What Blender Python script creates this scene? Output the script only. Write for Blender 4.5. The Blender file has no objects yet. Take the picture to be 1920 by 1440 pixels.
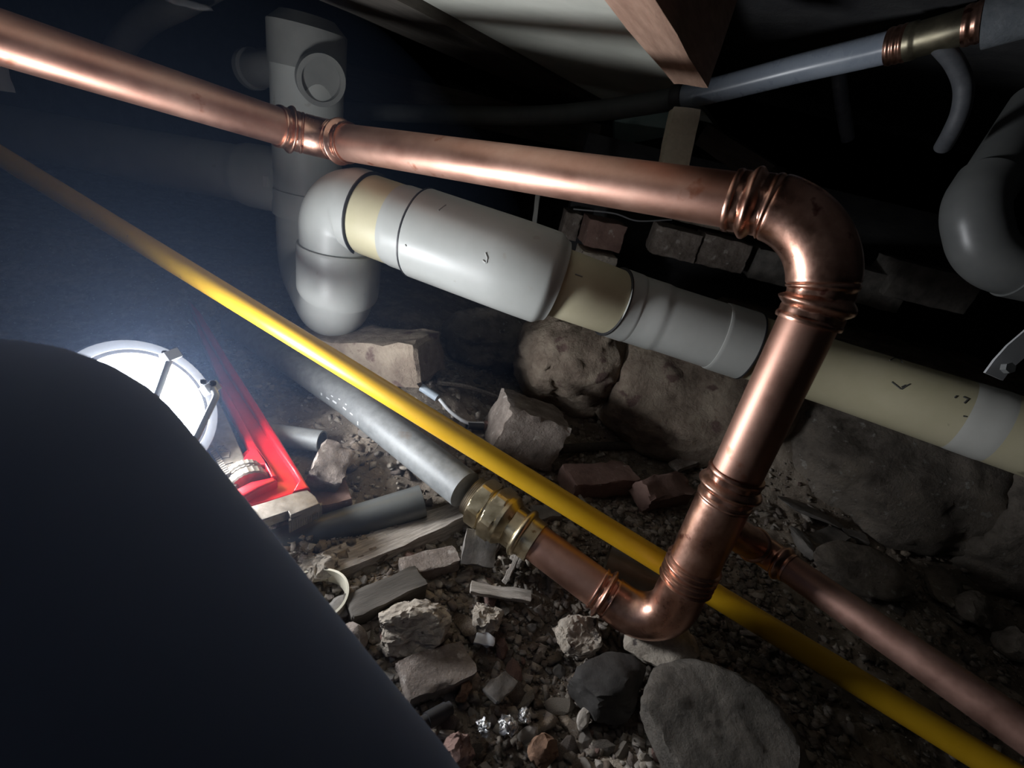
import bpy, bmesh, math, random
import numpy as np
from mathutils import Vector, Matrix, noise

PI = math.pi
S = bpy.context.scene
COL = S.collection
rnd = random.Random(7)

# ------------------------------------------------------------------ camera, world, exposure
FPX, CAMH = 878.0, 0.56
PITCH, ROLL = math.radians(27.8), math.radians(13.2)
R0, U0 = Vector((1, 0, 0)), Vector((0, math.sin(PITCH), math.cos(PITCH)))
FW = Vector((0, math.cos(PITCH), -math.sin(PITCH)))
RT = math.cos(ROLL) * R0 + math.sin(ROLL) * U0
UP = -math.sin(ROLL) * R0 + math.cos(ROLL) * U0
CP = Vector((0, 0, CAMH))
cam = bpy.data.cameras.new('camera')
camo = bpy.data.objects.new('camera', cam)
COL.objects.link(camo)
M = Matrix((RT, UP, -FW)).transposed().to_4x4()
M.translation = CP
camo.matrix_world = M
cam.sensor_fit = 'HORIZONTAL'
cam.sensor_width = 36.0
cam.lens = FPX / 1920 * 36
cam.clip_start = 0.01
cam.dof.use_dof = True
cam.dof.focus_distance = 0.7
cam.dof.aperture_fstop = 7.0
S.camera = camo

W = bpy.data.worlds.new('world')
S.world = W
W.use_nodes = True
W.node_tree.nodes['Background'].inputs[0].default_value = (0.75, 0.85, 1.0, 1)
W.node_tree.nodes['Background'].inputs[1].default_value = 0.0015
S.view_settings.view_transform = 'Standard'
S.view_settings.look = 'None'
S.view_settings.gamma = 1.0
S.view_settings.use_curve_mapping = False
S.view_settings.exposure = 0.0
LAMP_STRENGTH = 96.0
HAZE = .075
S.cycles.max_bounces = 6
S.cycles.diffuse_bounces = 2

# ------------------------------------------------------------------ coordinates
def ray(x, y):
    return (x - 960) / FPX * RT - (y - 720) / FPX * UP + FW

def at(x, y, z):
    return CP + z * ray(x, y)

def plane(x, y, Z):
    d = ray(x, y)
    return CP + d * ((Z - CAMH) / d.z)

def proj(p):
    d = p - CP
    z = d.dot(FW)
    return 960 + FPX * d.dot(RT) / z, 720 - FPX * d.dot(UP) / z, z

def sst(a, b, v):
    t = np.clip((v - a) / (b - a), 0, 1)
    return t * t * (3 - 2 * t)

def ground_base(x, y):
    g = 0.105 * np.exp(-(((x + .17) / .17) ** 2 + ((y - .80) / .17) ** 2))
    g = g + .09 * sst(.82, 1.15, y) * (1 - sst(-.35, .12, x))
    g = g + .24 * sst(.74, 1.02, y + .25 * (x - .7)) * sst(.38, .62, x)
    g = g - .03 * np.exp(-(((x - .12) / .16) ** 2 + ((y - .36) / .12) ** 2))
    g = g - .04 * np.exp(-(((x - .3) / .15) ** 2 + ((y - .9) / .12) ** 2))
    return g

def ghit(x, y, off=0.0):
    d = ray(x, y)
    t = 0.2
    while t < 4:
        p = CP + d * t
        if p.z < float(ground_base(p.x, p.y)) + off:
            return p
        t += 0.004
    return p

def depth(p):
    return (p - CP).dot(FW)

# ------------------------------------------------------------------ materials
def nodes_mat(name):
    m = bpy.data.materials.new(name)
    m.use_nodes = True
    nt = m.node_tree
    return m, nt, nt.nodes['Principled BSDF']

def N(nt, kind, **kw):
    n = nt.nodes.new(kind)
    for k, v in kw.items():
        if k in n.inputs:
            n.inputs[k].default_value = v
        else:
            setattr(n, k, v)
    return n

def c4(c):
    return (c[0], c[1], c[2], 1)

def mat(name, c1, c2=None, scale=20, rough=.5, rough2=None, metal=0.0, bump=0.0, bscale=None, bdist=.004,
        lo=.35, hi=.65, c3=None, spots=None, stretch=None, sheen=0, coat=0):
    m, nt, b = nodes_mat(name)
    b.inputs['Metallic'].default_value = metal
    b.inputs['Roughness'].default_value = rough
    tc = N(nt, 'ShaderNodeTexCoord')
    src = tc.outputs['Object']
    if stretch:
        mp = N(nt, 'ShaderNodeMapping')
        mp.inputs['Scale'].default_value = stretch
        nt.links.new(src, mp.inputs[0])
        src = mp.outputs[0]
    nz = N(nt, 'ShaderNodeTexNoise', Scale=scale, Detail=8.0, Roughness=.65)
    nt.links.new(src, nz.inputs['Vector'])
    rp = N(nt, 'ShaderNodeValToRGB')
    rp.color_ramp.elements[0].position = lo
    rp.color_ramp.elements[1].position = hi
    rp.color_ramp.elements[0].color = c4(c1)
    rp.color_ramp.elements[1].color = c4(c2 or c1)
    if c3:
        e = rp.color_ramp.elements.new((lo + hi) / 2)
        e.color = c4(c3)
    nt.links.new(nz.outputs[0], rp.inputs[0])
    col = rp.outputs[0]
    if spots:
        sc, colr, thr = spots
        n2 = N(nt, 'ShaderNodeTexNoise', Scale=sc, Detail=4.0)
        nt.links.new(src, n2.inputs['Vector'])
        r2 = N(nt, 'ShaderNodeValToRGB')
        r2.color_ramp.elements[0].position = thr
        r2.color_ramp.elements[1].position = thr + .06
        nt.links.new(n2.outputs[0], r2.inputs[0])
        mx = N(nt, 'ShaderNodeMixRGB')
        mx.inputs[2].default_value = c4(colr)
        nt.links.new(r2.outputs[0], mx.inputs[0])
        nt.links.new(col, mx.inputs[1])
        col = mx.outputs[0]
    nt.links.new(col, b.inputs['Base Color'])
    if rough2 is not None:
        mr = N(nt, 'ShaderNodeMapRange')
        mr.inputs['From Min'].default_value = lo
        mr.inputs['From Max'].default_value = hi
        mr.inputs['To Min'].default_value = rough
        mr.inputs['To Max'].default_value = rough2
        nt.links.new(nz.outputs[0], mr.inputs['Value'])
        nt.links.new(mr.outputs[0], b.inputs['Roughness'])
    if bump:
        n3 = N(nt, 'ShaderNodeTexNoise', Scale=bscale or scale * 4, Detail=9.0, Roughness=.7)
        nt.links.new(src, n3.inputs['Vector'])
        bp = N(nt, 'ShaderNodeBump', Strength=bump, Distance=bdist)
        nt.links.new(n3.outputs[0], bp.inputs['Height'])
        nt.links.new(bp.outputs[0], b.inputs['Normal'])
    if sheen:
        b.inputs['Sheen Weight'].default_value = sheen
        b.inputs['Sheen Roughness'].default_value = .5
        b.inputs['Sheen Tint'].default_value = (.55, .7, 1, 1)
    if coat:
        b.inputs['Coat Weight'].default_value = coat
        b.inputs['Coat Roughness'].default_value = .15
    return m

COPPER = mat('copper_tube', (.45, .235, .175), (.60, .37, .29), 9, .42, .54, 1.0, .05, 60, .001, spots=(26, (.40, .17, .11), .66))
COPPERF = mat('copper_fitting', (.48, .25, .18), (.72, .43, .33), 30, .26, .40, 1.0, .12, 110, .0015, spots=(45, (.25, .10, .08), .64))
COPPERD = mat('copper_dull', (.34, .19, .15), (.45, .27, .22), 30, .45, .6, .85, .1, 120, .001)
BRASS = mat('brass', (.46, .38, .24), (.64, .56, .40), 40, .32, .46, 1.0, .08, 140, .001, spots=(60, (.25, .17, .09), .66))
PVC = mat('grey_plastic', (.38, .39, .37), (.44, .45, .43), 8, .36, .44, 0, .02, 80, .001, spots=(34, (.36, .35, .32), .68))
PVCD = mat('grey_plastic_dark', (.20, .205, .195), (.27, .27, .255), 9, .5, .65, 0, .05, 60, .001)  # darker, rougher copy of the grey plastic
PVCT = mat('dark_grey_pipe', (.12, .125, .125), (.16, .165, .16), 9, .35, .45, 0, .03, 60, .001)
for m_ in (PVC, PVCD):
    m_.node_tree.nodes['Principled BSDF'].inputs['Specular IOR Level'].default_value = .35
CREAM = mat('cream_plastic', (.48, .44, .28), (.57, .52, .36), 6, .38, .5, 0, .03, 60, .001, spots=(30, (.30, .27, .18), .68))
YELLOW = mat('yellow_plastic', (.66, .37, .012), (.74, .43, .02), 12, .36, .46, 0, .03, 120, .001, spots=(90, (.35, .2, .03), .71))
STEEL = mat('galvanised_steel', (.21, .22, .22), (.30, .31, .31), 60, .48, .62, .15, .12, 150, .001, spots=(22, (.22, .2, .18), .67))
IRON = mat('cast_steel', (.20, .175, .145), (.34, .30, .25), 45, .38, .55, .55, .25, 160, .0015, spots=(30, (.24, .19, .14), .6))
RED = mat('red_enamel', (.50, .008, .014), (.62, .014, .022), 25, .28, .40, 0, .05, 90, .001, coat=.3, spots=(40, (.30, .01, .02), .68))
WHITE = mat('white_plastic', (.62, .64, .66), (.72, .73, .75), 20, .35, .4, 0)
WIRE = mat('grey_wire', (.40, .41, .43), (.5, .5, .52), 40, .3, .4, .5)
BLACKR = mat('black_rubber', (.02, .02, .022), (.03, .03, .033), 40, .5)
CLOTH = mat('dark_cloth', (.022, .028, .050), (.030, .037, .064), 14, .85, None, 0, .12, 260, .001, sheen=.35)  # blue sheen and translucency below stand in for lens glare over the cloth
tl_ = N(CLOTH.node_tree, 'ShaderNodeBsdfTranslucent', Color=(.50, .56, .70, 1))
ab_ = N(CLOTH.node_tree, 'ShaderNodeVolumeAbsorption', Color=(.02, .02, .02, 1), Density=26.0)
CLOTH.node_tree.links.new(ab_.outputs[0], CLOTH.node_tree.nodes['Material Output'].inputs['Volume'])
ad_ = N(CLOTH.node_tree, 'ShaderNodeAddShader')
CLOTH.node_tree.links.new(CLOTH.node_tree.nodes['Principled BSDF'].outputs[0], ad_.inputs[0])
CLOTH.node_tree.links.new(tl_.outputs[0], ad_.inputs[1])
CLOTH.node_tree.links.new(ad_.outputs[0], CLOTH.node_tree.nodes['Material Output'].inputs['Surface'])
DIRT = mat('dirt', (.22, .18, .145), (.62, .52, .42), 16, .95, None, 0, .9, 70, .012, lo=.32, hi=.7, c3=(.33, .27, .21),
           spots=(130, (.60, .53, .43), .64))
ROCKG = mat('grey_stone', (.135, .112, .09), (.36, .305, .245), 18, .9, None, 0, 1.0, 40, .012, c3=(.28, .24, .20), spots=(60, (.48, .45, .40), .64))
ROCKB = mat('buff_stone', (.22, .165, .125), (.52, .43, .33), 14, .9, None, 0, 1.0, 34, .016, c3=(.38, .30, .23), spots=(22, (.20, .13, .11), .62))
MORTAR = mat('mortar', (.34, .29, .235), (.68, .60, .50), 40, .95, None, 0, 1.0, 90, .006, spots=(70, (.12, .10, .09), .62))
BRICK = mat('brick_clay', (.20, .12, .10), (.32, .205, .17), 22, .9, None, 0, .6, 90, .004, spots=(50, (.45, .38, .33), .66))
BRICKG = mat('brick_grey', (.20, .16, .135), (.44, .37, .32), 26, .9, None, 0, 1.0, 70, .009, spots=(60, (.56, .50, .45), .64))
SLATE = mat('slate', (.13, .12, .11), (.28, .255, .23), 30, .7, None, 0, .5, 80, .003)
SHADED = mat('shade_dark_stone', (.028, .025, .023), (.06, .055, .05), 30, .8, None, 0, .5, 80, .003)  # stone colour darkened to paint in the shade of the hollow
WOOD = mat('weathered_wood', (.36, .32, .27), (.72, .66, .59), 30, .9, None, 0, .9, 60, .004, stretch=(1.2, 9, 9), c3=(.54, .48, .42))
JOIST = mat('joist_timber', (.32, .19, .135), (.46, .29, .21), 14, .8, None, 0, .3, 50, .002, stretch=(1, 8, 8))
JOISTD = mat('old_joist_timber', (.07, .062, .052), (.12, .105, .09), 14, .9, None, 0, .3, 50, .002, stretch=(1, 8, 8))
PANEL = mat('floor_sheet', (.58, .59, .52), (.68, .685, .61), 10, .8, None, 0, .1, 90, .002)
BEIGE = mat('pale_timber', (.62, .53, .40), (.72, .62, .48), 20, .7, None, 0, .2, 60, .002, stretch=(6, 6, 1))
TEAL = mat('pale_green_sheet', (.26, .38, .36), (.36, .46, .42), 8, .7)
BLUEPE = mat('blue_grey_poly', (.25, .29, .35), (.31, .35, .41), 20, .24, .32, 0)
FOAM = mat('grey_foam', (.15, .17, .19), (.21, .23, .25), 90, .9, None, 0, .6, 200, .003)
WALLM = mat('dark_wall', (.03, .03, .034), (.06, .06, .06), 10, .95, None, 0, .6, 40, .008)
FOIL = mat('crumpled_foil', (.6, .6, .6), (.75, .75, .74), 40, .18, .3, .9, .5, 90, .004)
RUST = mat('rusty_scrap', (.15, .08, .05), (.32, .19, .12), 40, .8, None, .1, .6, 90, .004)
INK = mat('dark_ink', (.06, .06, .055), (.08, .08, .075), 40, .7)
PRINT = mat('white_print', (.70, .72, .74), (.8, .8, .8), 40, .5)
m_, nt_, b_ = nodes_mat('lamp_light')
b_.inputs['Base Color'].default_value = (.9, .95, 1, 1)
b_.inputs['Emission Color'].default_value = (.92, .95, 1.0, 1)
b_.inputs['Emission Strength'].default_value = LAMP_STRENGTH
LIGHT = m_

# ------------------------------------------------------------------ object helpers
def thing(name, label, cat, loc=(0, 0, 0), group=None):
    o = bpy.data.objects.new(name, None)
    o.empty_display_size = .02
    COL.objects.link(o)
    o.location = loc
    tag(o, label, cat, group)
    return o

def tag(o, label, cat, group=None):
    o['label'] = label
    o['category'] = cat
    if group:
        o['group'] = group
    return o

def link(name, me, m, parent=None, smooth=True, ang=None):
    if m is not None and not me.materials:
        me.materials.append(m)
    if smooth:
        me.polygons.foreach_set('use_smooth', [True] * len(me.polygons))
        if ang:
            try:
                me.set_sharp_from_angle(angle=math.radians(ang))
            except Exception:
                pass
    o = bpy.data.objects.new(name, me)
    COL.objects.link(o)
    if parent is not None:
        o.parent = parent
        o.matrix_parent_inverse = Matrix.Translation(-parent.location)
    return o

def pmesh(name, v, f):
    me = bpy.data.meshes.new(name)
    me.from_pydata([tuple(p) for p in v], [], f)
    me.update()
    return me

def recentre(o):
    """move a top-level mesh's origin to its base centre"""
    me = o.data
    co = np.empty(len(me.vertices) * 3)
    me.vertices.foreach_get('co', co)
    co = co.reshape(-1, 3)
    c = (co.min(0) + co.max(0)) / 2
    c[2] = co[:, 2].min()
    co -= c
    me.vertices.foreach_set('co', co.ravel())
    me.update()
    o.location = Vector(c)
    return o

def polyline(nodes, radii=None, step=.004):
    """straight runs with filleted corners, resampled evenly"""
    P = [Vector(n) for n in nodes]
    radii = radii or [0] * len(P)
    out = [P[0]]
    for i in range(1, len(P) - 1):
        a, b, c = P[i - 1], P[i], P[i + 1]
        u, v = (a - b).normalized(), (c - b).normalized()
        r = radii[i]
        th = u.angle(v)
        if r <= 0 or abs(th - PI) < 1e-3:
            out.append(b)
            continue
        d = r / math.tan(th / 2)
        ctr = b + (u + v).normalized() * (r / math.sin(th / 2))
        p0, p1 = b + u * d, b + v * d
        e0, e1 = (p0 - ctr), (p1 - ctr)
        tot = e0.angle(e1)
        n = max(6, int(tot * r / step))
        for k in range(n + 1):
            t = k / n
            w = (math.sin((1 - t) * tot) * e0 + math.sin(t * tot) * e1) / math.sin(tot)
            out.append(ctr + w)
    out.append(P[-1])
    return resample(out, step)

def resample(pts, step):
    L = [0]
    for a, b in zip(pts, pts[1:]):
        L.append(L[-1] + (b - a).length)
    n = max(2, int(L[-1] / step))
    res, j = [], 0
    for k in range(n + 1):
        s = L[-1] * k / n
        while j < len(L) - 2 and L[j + 1] < s:
            j += 1
        t = (s - L[j]) / max(1e-9, L[j + 1] - L[j])
        res.append(pts[j].lerp(pts[j + 1], min(1, t)))
    return res

def spline(nodes, step=.004):
    P = [Vector(n) for n in nodes]
    P = [P[0] * 2 - P[1]] + P + [P[-1] * 2 - P[-2]]
    out = []
    for i in range(1, len(P) - 2):
        a, b, c, d = P[i - 1:i + 3]
        for k in range(24):
            t = k / 24
            out.append(.5 * ((2 * b) + (c - a) * t + (2 * a - 5 * b + 4 * c - d) * t * t + (3 * b - a - 3 * c + d) * t ** 3))
    out.append(P[-2])
    return resample(out, step)

class Path:
    def __init__(self, pts):
        self.p = pts
        self.s = [0]
        for a, b in zip(pts, pts[1:]):
            self.s.append(self.s[-1] + (b - a).length)
        self.L = self.s[-1]

    def near(self, x, y=None):
        best, bs = 1e9, 0
        for p, s in zip(self.p, self.s):
            q = proj(p)
            if q[2] < .02:
                continue
            d = abs(q[0] - x) if y is None else math.hypot(q[0] - x, q[1] - y)
            if d < best:
                best, bs = d, s
        return bs

    def point(self, s):
        j = min(max(np.searchsorted(self.s, s) - 1, 0), len(self.s) - 2)
        t = (s - self.s[j]) / (self.s[j + 1] - self.s[j])
        return self.p[j].lerp(self.p[j + 1], t)

    def dir(self, s):
        return (self.point(min(self.L, s + .003)) - self.point(max(0, s - .003))).normalized()

    def sub(self, a, b, step=.003):
        n = max(2, int((b - a) / step))
        return [self.point(a + (b - a) * k / n) for k in range(n + 1)]

def tube_data(pts, rad, seg=40, bore=None, depth_in=.03, phase0=None):
    """swept tube: rad(s, total, theta); capped, or with a bore of radius `bore` at both ends"""
    n = len(pts)
    L = [0]
    for a, b in zip(pts, pts[1:]):
        L.append(L[-1] + (b - a).length)
    tang = []
    for i in range(n):
        a, b = pts[max(0, i - 1)], pts[min(n - 1, i + 1)]
        tang.append((b - a).normalized())
    up = phase0 or (Vector((0, 0, 1)) if abs(tang[0].z) < .9 else Vector((0, 1, 0)))
    nrm = (up - tang[0] * up.dot(tang[0])).normalized()
    V, F = [], []
    frames = []
    for i in range(n):
        t = tang[i]
        nrm = (nrm - t * nrm.dot(t)).normalized()
        bn = t.cross(nrm)
        frames.append((nrm.copy(), bn))
        for k in range(seg):
            th = 2 * PI * k / seg
            r = rad(L[i], L[-1], th)
            V.append(pts[i] + (nrm * math.cos(th) + bn * math.sin(th)) * r)
    for i in range(n - 1):
        for k in range(seg):
            k2 = (k + 1) % seg
            F.append((i * seg + k, i * seg + k2, (i + 1) * seg + k2, (i + 1) * seg + k))
    for e, sgn in ((0, 1), (n - 1, -1)):
        if bore:
            base = len(V)
            for dd in (0, depth_in):
                for k in range(seg):
                    th = 2 * PI * k / seg
                    V.append(pts[e] + tang[e] * dd * sgn + (frames[e][0] * math.cos(th) + frames[e][1] * math.sin(th)) * bore)
            for k in range(seg):
                k2 = (k + 1) % seg
                q1 = (e * seg + k, base + k, base + k2, e * seg + k2)
                q2 = (base + k, base + seg + k, base + seg + k2, base + k2)
                F.append(q1 if sgn > 0 else q1[::-1])
                F.append(q2 if sgn > 0 else q2[::-1])
            cap = tuple(base + seg + k for k in range(seg))
            F.append(cap[::-1] if sgn > 0 else cap)
        else:
            cap = tuple(e * seg + k for k in range(seg))
            F.append(cap[::-1] if sgn > 0 else cap)
    return V, F

def tube(name, pts, r, m, parent=None, seg=40, bore=None, ang=38, depth_in=.03):
    rad = r if callable(r) else (lambda s, L, th: r)
    v, f = tube_data(pts, rad, seg, bore, depth_in)
    return link(name, pmesh(name, v, f), m, parent, True, ang)

def ring(name, path, s, w, r, m, parent, bulge=0.0, seg=40):
    """a lip or band round a pipe"""
    pts = path.sub(s - w / 2, s + w / 2, w / 8)
    return tube(name, pts, lambda q, L, th: r + bulge * math.sin(PI * q / L) - (.0006 if q < 1e-6 or q > L - 1e-6 else 0), m, parent, seg)

def box_data(dims, n=(4, 2, 2), jit=0.0, seed=0, bev=.12):
    """rounded, chipped block: grid cube with displaced vertices"""
    bm = bmesh.new()
    bmesh.ops.create_cube(bm, size=1)
    bmesh.ops.subdivide_edges(bm, edges=bm.edges[:], cuts=max(n) + (4 if jit > .0025 else 0), use_grid_fill=True)
    for v in bm.verts:
        c = v.co
        q = Vector((abs(c.x), abs(c.y), abs(c.z))) * 2
        e = sorted(q, reverse=True)
        corner = max(0, e[1] - (1 - bev)) / bev
        d = Vector((c.x * dims[0], c.y * dims[1], c.z * dims[2]))
        sh = 1 - corner * bev * .28
        d = Vector((d.x * sh, d.y * sh, d.z * sh))
        if jit:
            s = Vector((seed * 3.1, seed * 1.7, seed * .9))
            nv = noise.noise_vector(d * (2.2 / max(dims)) + s) * jit * .7
            nv += noise.noise_vector(d * 55 + s) * jit * (.15 + .8 * corner)
            nv += noise.noise_vector(d * 140 + s) * jit * (.1 + .4 * corner)
            d += nv
        v.co = d
    me = bpy.data.meshes.new('block')
    bm.to_mesh(me)
    bm.free()
    return me

def rock_mesh(dims, seed, sub=3, planes=9, rough=.08, cut=.72, flat=0):
    r = random.Random(seed)
    bm = bmesh.new()
    bmesh.ops.create_icosphere(bm, subdivisions=sub, radius=1)
    pl = []
    for _ in range(planes):
        d = Vector((r.gauss(0, 1), r.gauss(0, 1), r.gauss(0, 1))).normalized()
        pl.append((d, r.uniform(cut - .14, cut + .14)))
    if flat:
        pl += [(Vector((0, 0, 1)), flat), (Vector((0, 0, -1)), flat)]
    off = Vector((seed * 1.37, seed * .71, seed * 2.3))
    for v in bm.verts:
        p = v.co.normalized()
        t = 1.0
        for d, h in pl:
            k = p.dot(d)
            if k > 1e-4:
                t = min(t, h / k)
        p = p * t
        q = Vector((p.x * dims[0], p.y * dims[1], p.z * dims[2])) * .5 / cut * .86
        mn = min(dims)
        q += noise.noise_vector(p * 2.0 + off) * mn * rough * .8
        q += noise.noise_vector(p * 6.0 + off) * mn * rough * .35
        if sub > 3:
            q += noise.noise_vector(p * 14.0 + off) * mn * rough * .22
            nz = noise.ridged_multi_fractal(p * 3.6 + off, .8, 2.2, 7, .9, 2.0) - 1.1
            q += p.normalized() * nz * mn * rough * .22
        v.co = q
    me = bpy.data.meshes.new('rock')
    bm.to_mesh(me)
    bm.free()
    return me

def frame(p1, p2, up=Vector((0, 0, 1)), tilt=0):
    x = (p2 - p1).normalized()
    y = up.cross(x).normalized()
    z = x.cross(y)
    m = Matrix((x, y, z)).transposed().to_4x4()
    m = m @ Matrix.Rotation(tilt, 4, 'X')
    return m

def place(o, p1, p2, lift=0.0, tilt=0, up=Vector((0, 0, 1))):
    m = frame(p1, p2, up, tilt)
    m.translation = (p1 + p2) / 2 + Vector((0, 0, lift))
    o.matrix_world = m
    return o

def smat(me, m):
    me.materials.clear()
    me.materials.append(m)

seedc = [10]
def stone(name, label, cat, p1, p2, w, h, m, kind='rock', tilt=0, lift=0.0, off=None, group=None, sub=3, rough=.08, planes=9, flat=0, jit=.004, ang=30):
    """p1, p2: the ends of its long axis in photo pixels, dropped on the ground; w: cross width in metres, h: height"""
    seedc[0] += 1
    o_ = h * .45 if off is None else off
    a, b = ghit(p1[0], p1[1], o_), ghit(p2[0], p2[1], o_)
    L = (b - a).length
    if kind == 'rock':
        me = rock_mesh((L, w, h), seedc[0], sub, planes, rough, flat=flat)
    else:
        me = box_data((L, w, h), (5, 3, 3), jit, seedc[0])
    o = link(name, me, m, None, True, ang)
    place(o, a, b, lift, tilt)
    tag(o, label, cat, group)
    return o

def structure(o):
    o['kind'] = 'structure'
    return o

# ------------------------------------------------------------------ the setting
def fbm(x, y, seed, octs=5, f0=3.0):
    r = np.random.RandomState(seed)
    out = np.zeros_like(x)
    amp, f = 1.0, f0
    for _ in range(octs):
        tab = r.rand(64, 64)
        xs, ys = x * f + 100.3, y * f + 100.7
        xi, yi = np.floor(xs).astype(int), np.floor(ys).astype(int)
        u, v = xs - xi, ys - yi
        u, v = u * u * (3 - 2 * u), v * v * (3 - 2 * v)
        g = lambda a, b: tab[a % 64, b % 64]
        out += amp * ((g(xi, yi) * (1 - u) + g(xi + 1, yi) * u) * (1 - v) + (g(xi, yi + 1) * (1 - u) + g(xi + 1, yi + 1) * u) * v - .5)
        amp *= .55
        f *= 2.1
    return out

def ground_fine(x, y):
    return ground_base(x, y) + .022 * fbm(x, y, 3, 6, 6.0) + .011 * np.abs(fbm(x, y, 9, 4, 36.0)) - .007

def axis(pts):
    out = []
    for (a, b, d) in pts:
        out += list(np.arange(a, b, d))
    return np.array(out)
gx = axis([(-2.6, -.9, .03), (-.9, 1.1, .0065), (1.1, 2.61, .03)])
gy = axis([(-.5, .2, .03), (.2, 1.2, .0065), (1.2, 2.61, .03)])
X, Y = np.meshgrid(gx, gy)
Z = ground_fine(X, Y)
nx, ny = len(gx), len(gy)
V = np.stack([X.ravel(), Y.ravel(), Z.ravel()], 1)
idx = np.arange(nx * ny).reshape(ny, nx)
Fq = np.stack([idx[:-1, :-1].ravel(), idx[:-1, 1:].ravel(), idx[1:, 1:].ravel(), idx[1:, :-1].ravel()], 1)
me = bpy.data.meshes.new('floor')
me.vertices.add(len(V))
me.vertices.foreach_set('co', V.ravel())
me.loops.add(Fq.size)
me.loops.foreach_set('vertex_index', Fq.ravel())
me.polygons.add(len(Fq))
me.polygons.foreach_set('loop_start', np.arange(0, Fq.size, 4))
me.update(calc_edges=True)
floor = structure(link('floor', me, DIRT))
floor['label'] = 'rough bare dirt floor of the crawl space'

def slab(name, lo, hi, m):
    v = [(x, y, z) for x in (lo[0], hi[0]) for y in (lo[1], hi[1]) for z in (lo[2], hi[2])]
    f = [(0, 1, 3, 2), (4, 6, 7, 5), (0, 4, 5, 1), (2, 3, 7, 6), (0, 2, 6, 4), (1, 5, 7, 3)]
    return link(name, pmesh(name, v, f), m, None, False)

CEIL, JB = .83, .73
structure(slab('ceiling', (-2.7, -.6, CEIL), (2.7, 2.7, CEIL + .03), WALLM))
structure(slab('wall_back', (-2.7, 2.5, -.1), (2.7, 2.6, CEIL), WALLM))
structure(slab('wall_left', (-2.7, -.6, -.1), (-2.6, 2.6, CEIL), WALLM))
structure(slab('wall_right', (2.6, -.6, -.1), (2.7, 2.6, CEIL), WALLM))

# joists run towards the vanishing point at (1437, 355)
jd = ray(1437, 355)
jd.z = 0
jd.normalize()
jn = Vector((jd.y, -jd.x, 0))
def joist(px, py, width, label, m, side=1, bot=JB, length=3.0, back=.9):
    p = plane(px, py, bot)
    a, b = p - jd * back, p + jd * length
    me = box_data((length + back, width, CEIL - bot), (6, 2, 2), .002, seedc[0], .06)
    o = link('floor_joist', me, m, None, True, 30)
    seedc[0] += 1
    place(o, a, b, 0)
    o.location += jn * side * width / 2 + Vector((0, 0, (CEIL - bot) / 2))
    tag(o, label, 'joist', 'timber floor joists overhead')
    return o
SHZ = .712
pa, pb = plane(740, 0, SHZ) - jn * .2, plane(1125, 0, SHZ) + jn * .02
pc = [pa - jd * .5, pa + jd * 2.2, pb + jd * 2.2, pb - jd * .5]
v = [(q.x, q.y, z_) for z_ in (SHZ, SHZ + .012) for q in pc]
fs = link('floor_sheet', pmesh('floor_sheet', v, [(3, 2, 1, 0), (4, 5, 6, 7), (0, 1, 5, 4), (1, 2, 6, 5), (2, 3, 7, 6), (3, 0, 4, 7)]), PANEL, None, False)
tag(fs, 'pale sheet seen from below between the dark bearer and the brown joist', 'board')
joist(740, 0, .26, 'broad dark old timber bearer under the floor, beside the pale sheet', JOISTD, -1, .694, 1.6, .4)
joist(1125, 0, .052, 'reddish brown timber joist lit from below, beyond the pale sheet', JOIST, 1, .672, (plane(1262, 158, .672) - plane(1125, 0, .672)).length, .3)
# ------------------------------------------------------------------ copper pipework
CR = .027
D_ = at(1238, 1190, .61)
C_ = at(1606, 411, .43)
B_ = at(592, 259, .78)
A_ = at(-330, -35, .40)
A_ = B_ + (A_ - B_) * 1.35
UN = at(885, 928, .712)
cop = Path(polyline([A_, B_, C_, D_, UN], [0, .07, .078, .05, 0], .002))
cw = thing('copper_pipework', 'shiny copper pipe run from upper left, over the grey trap and down to the rubble', 'pipe', D_ - Vector((0, 0, .03)))
sB0, sB1 = cop.near(520, 232), cop.near(655, 268)
sC0, sC1 = cop.near(1368, 376), cop.near(1515, 605)
sT0, sT1 = cop.near(1372, 880), cop.near(1283, 1092)
sE1 = cop.near(1118, 1103)
sU = cop.near(1000, 1010)
def press(d):
    """radius added at distance d from the open end of a press fitting"""
    if d < .006:
        return .0030 + .0008 * math.sin(PI * d / .006)
    if d < .013:
        return .0016
    if d < .027:
        return .0016 + .0062 * math.sin(PI * (d - .013) / .014)
    if d < .033:
        return .0014
    if d < .040:
        return .0014 + .0022 * math.sin(PI * (d - .033) / .007)
    return .0026
def hexed(d, th):
    return .0012 * math.cos(6 * th) if (.006 < d < .013 or .027 < d < .033) else 0
def fit(s, L, th):
    d = min(s, L - s)
    return CR + press(d) + hexed(d, th)
tube('pipe', cop.sub(0, sB0 + .012, .02), CR, COPPER, cw, 48)
tube('elbow', cop.sub(sB0, sB1, .0012), fit, COPPERF, cw, 48)['label'] = 'angled press coupling above the grey trap'
tube('pipe', cop.sub(sB1 - .012, sC0 + .012, .02), CR, COPPER, cw, 48)
tube('elbow', cop.sub(sC0, sC1, .0012), lambda s, L, th: fit(s, L, th) + .0022 * sst(.03, .045, np.array(min(s, L - s))) , COPPERF, cw, 48)['label'] = 'wide bend at the top of the upright'
tube('pipe', cop.sub(sC1 - .012, sT0 + .012, .02), CR, COPPER, cw, 48)
def teef(s, L, th):
    if s < .05:
        return CR + press(s) + hexed(s, th)
    e = L - s
    if e < .034:
        return CR + .0028 + .0030 * max(0, math.sin(2 * PI * e / .0075)) ** .8
    return CR + .0026
tube('tee', cop.sub(sT0, sT1, .0010), teef, COPPERF, cw, 48)['label'] = 'ribbed tee near the foot of the upright'
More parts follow.
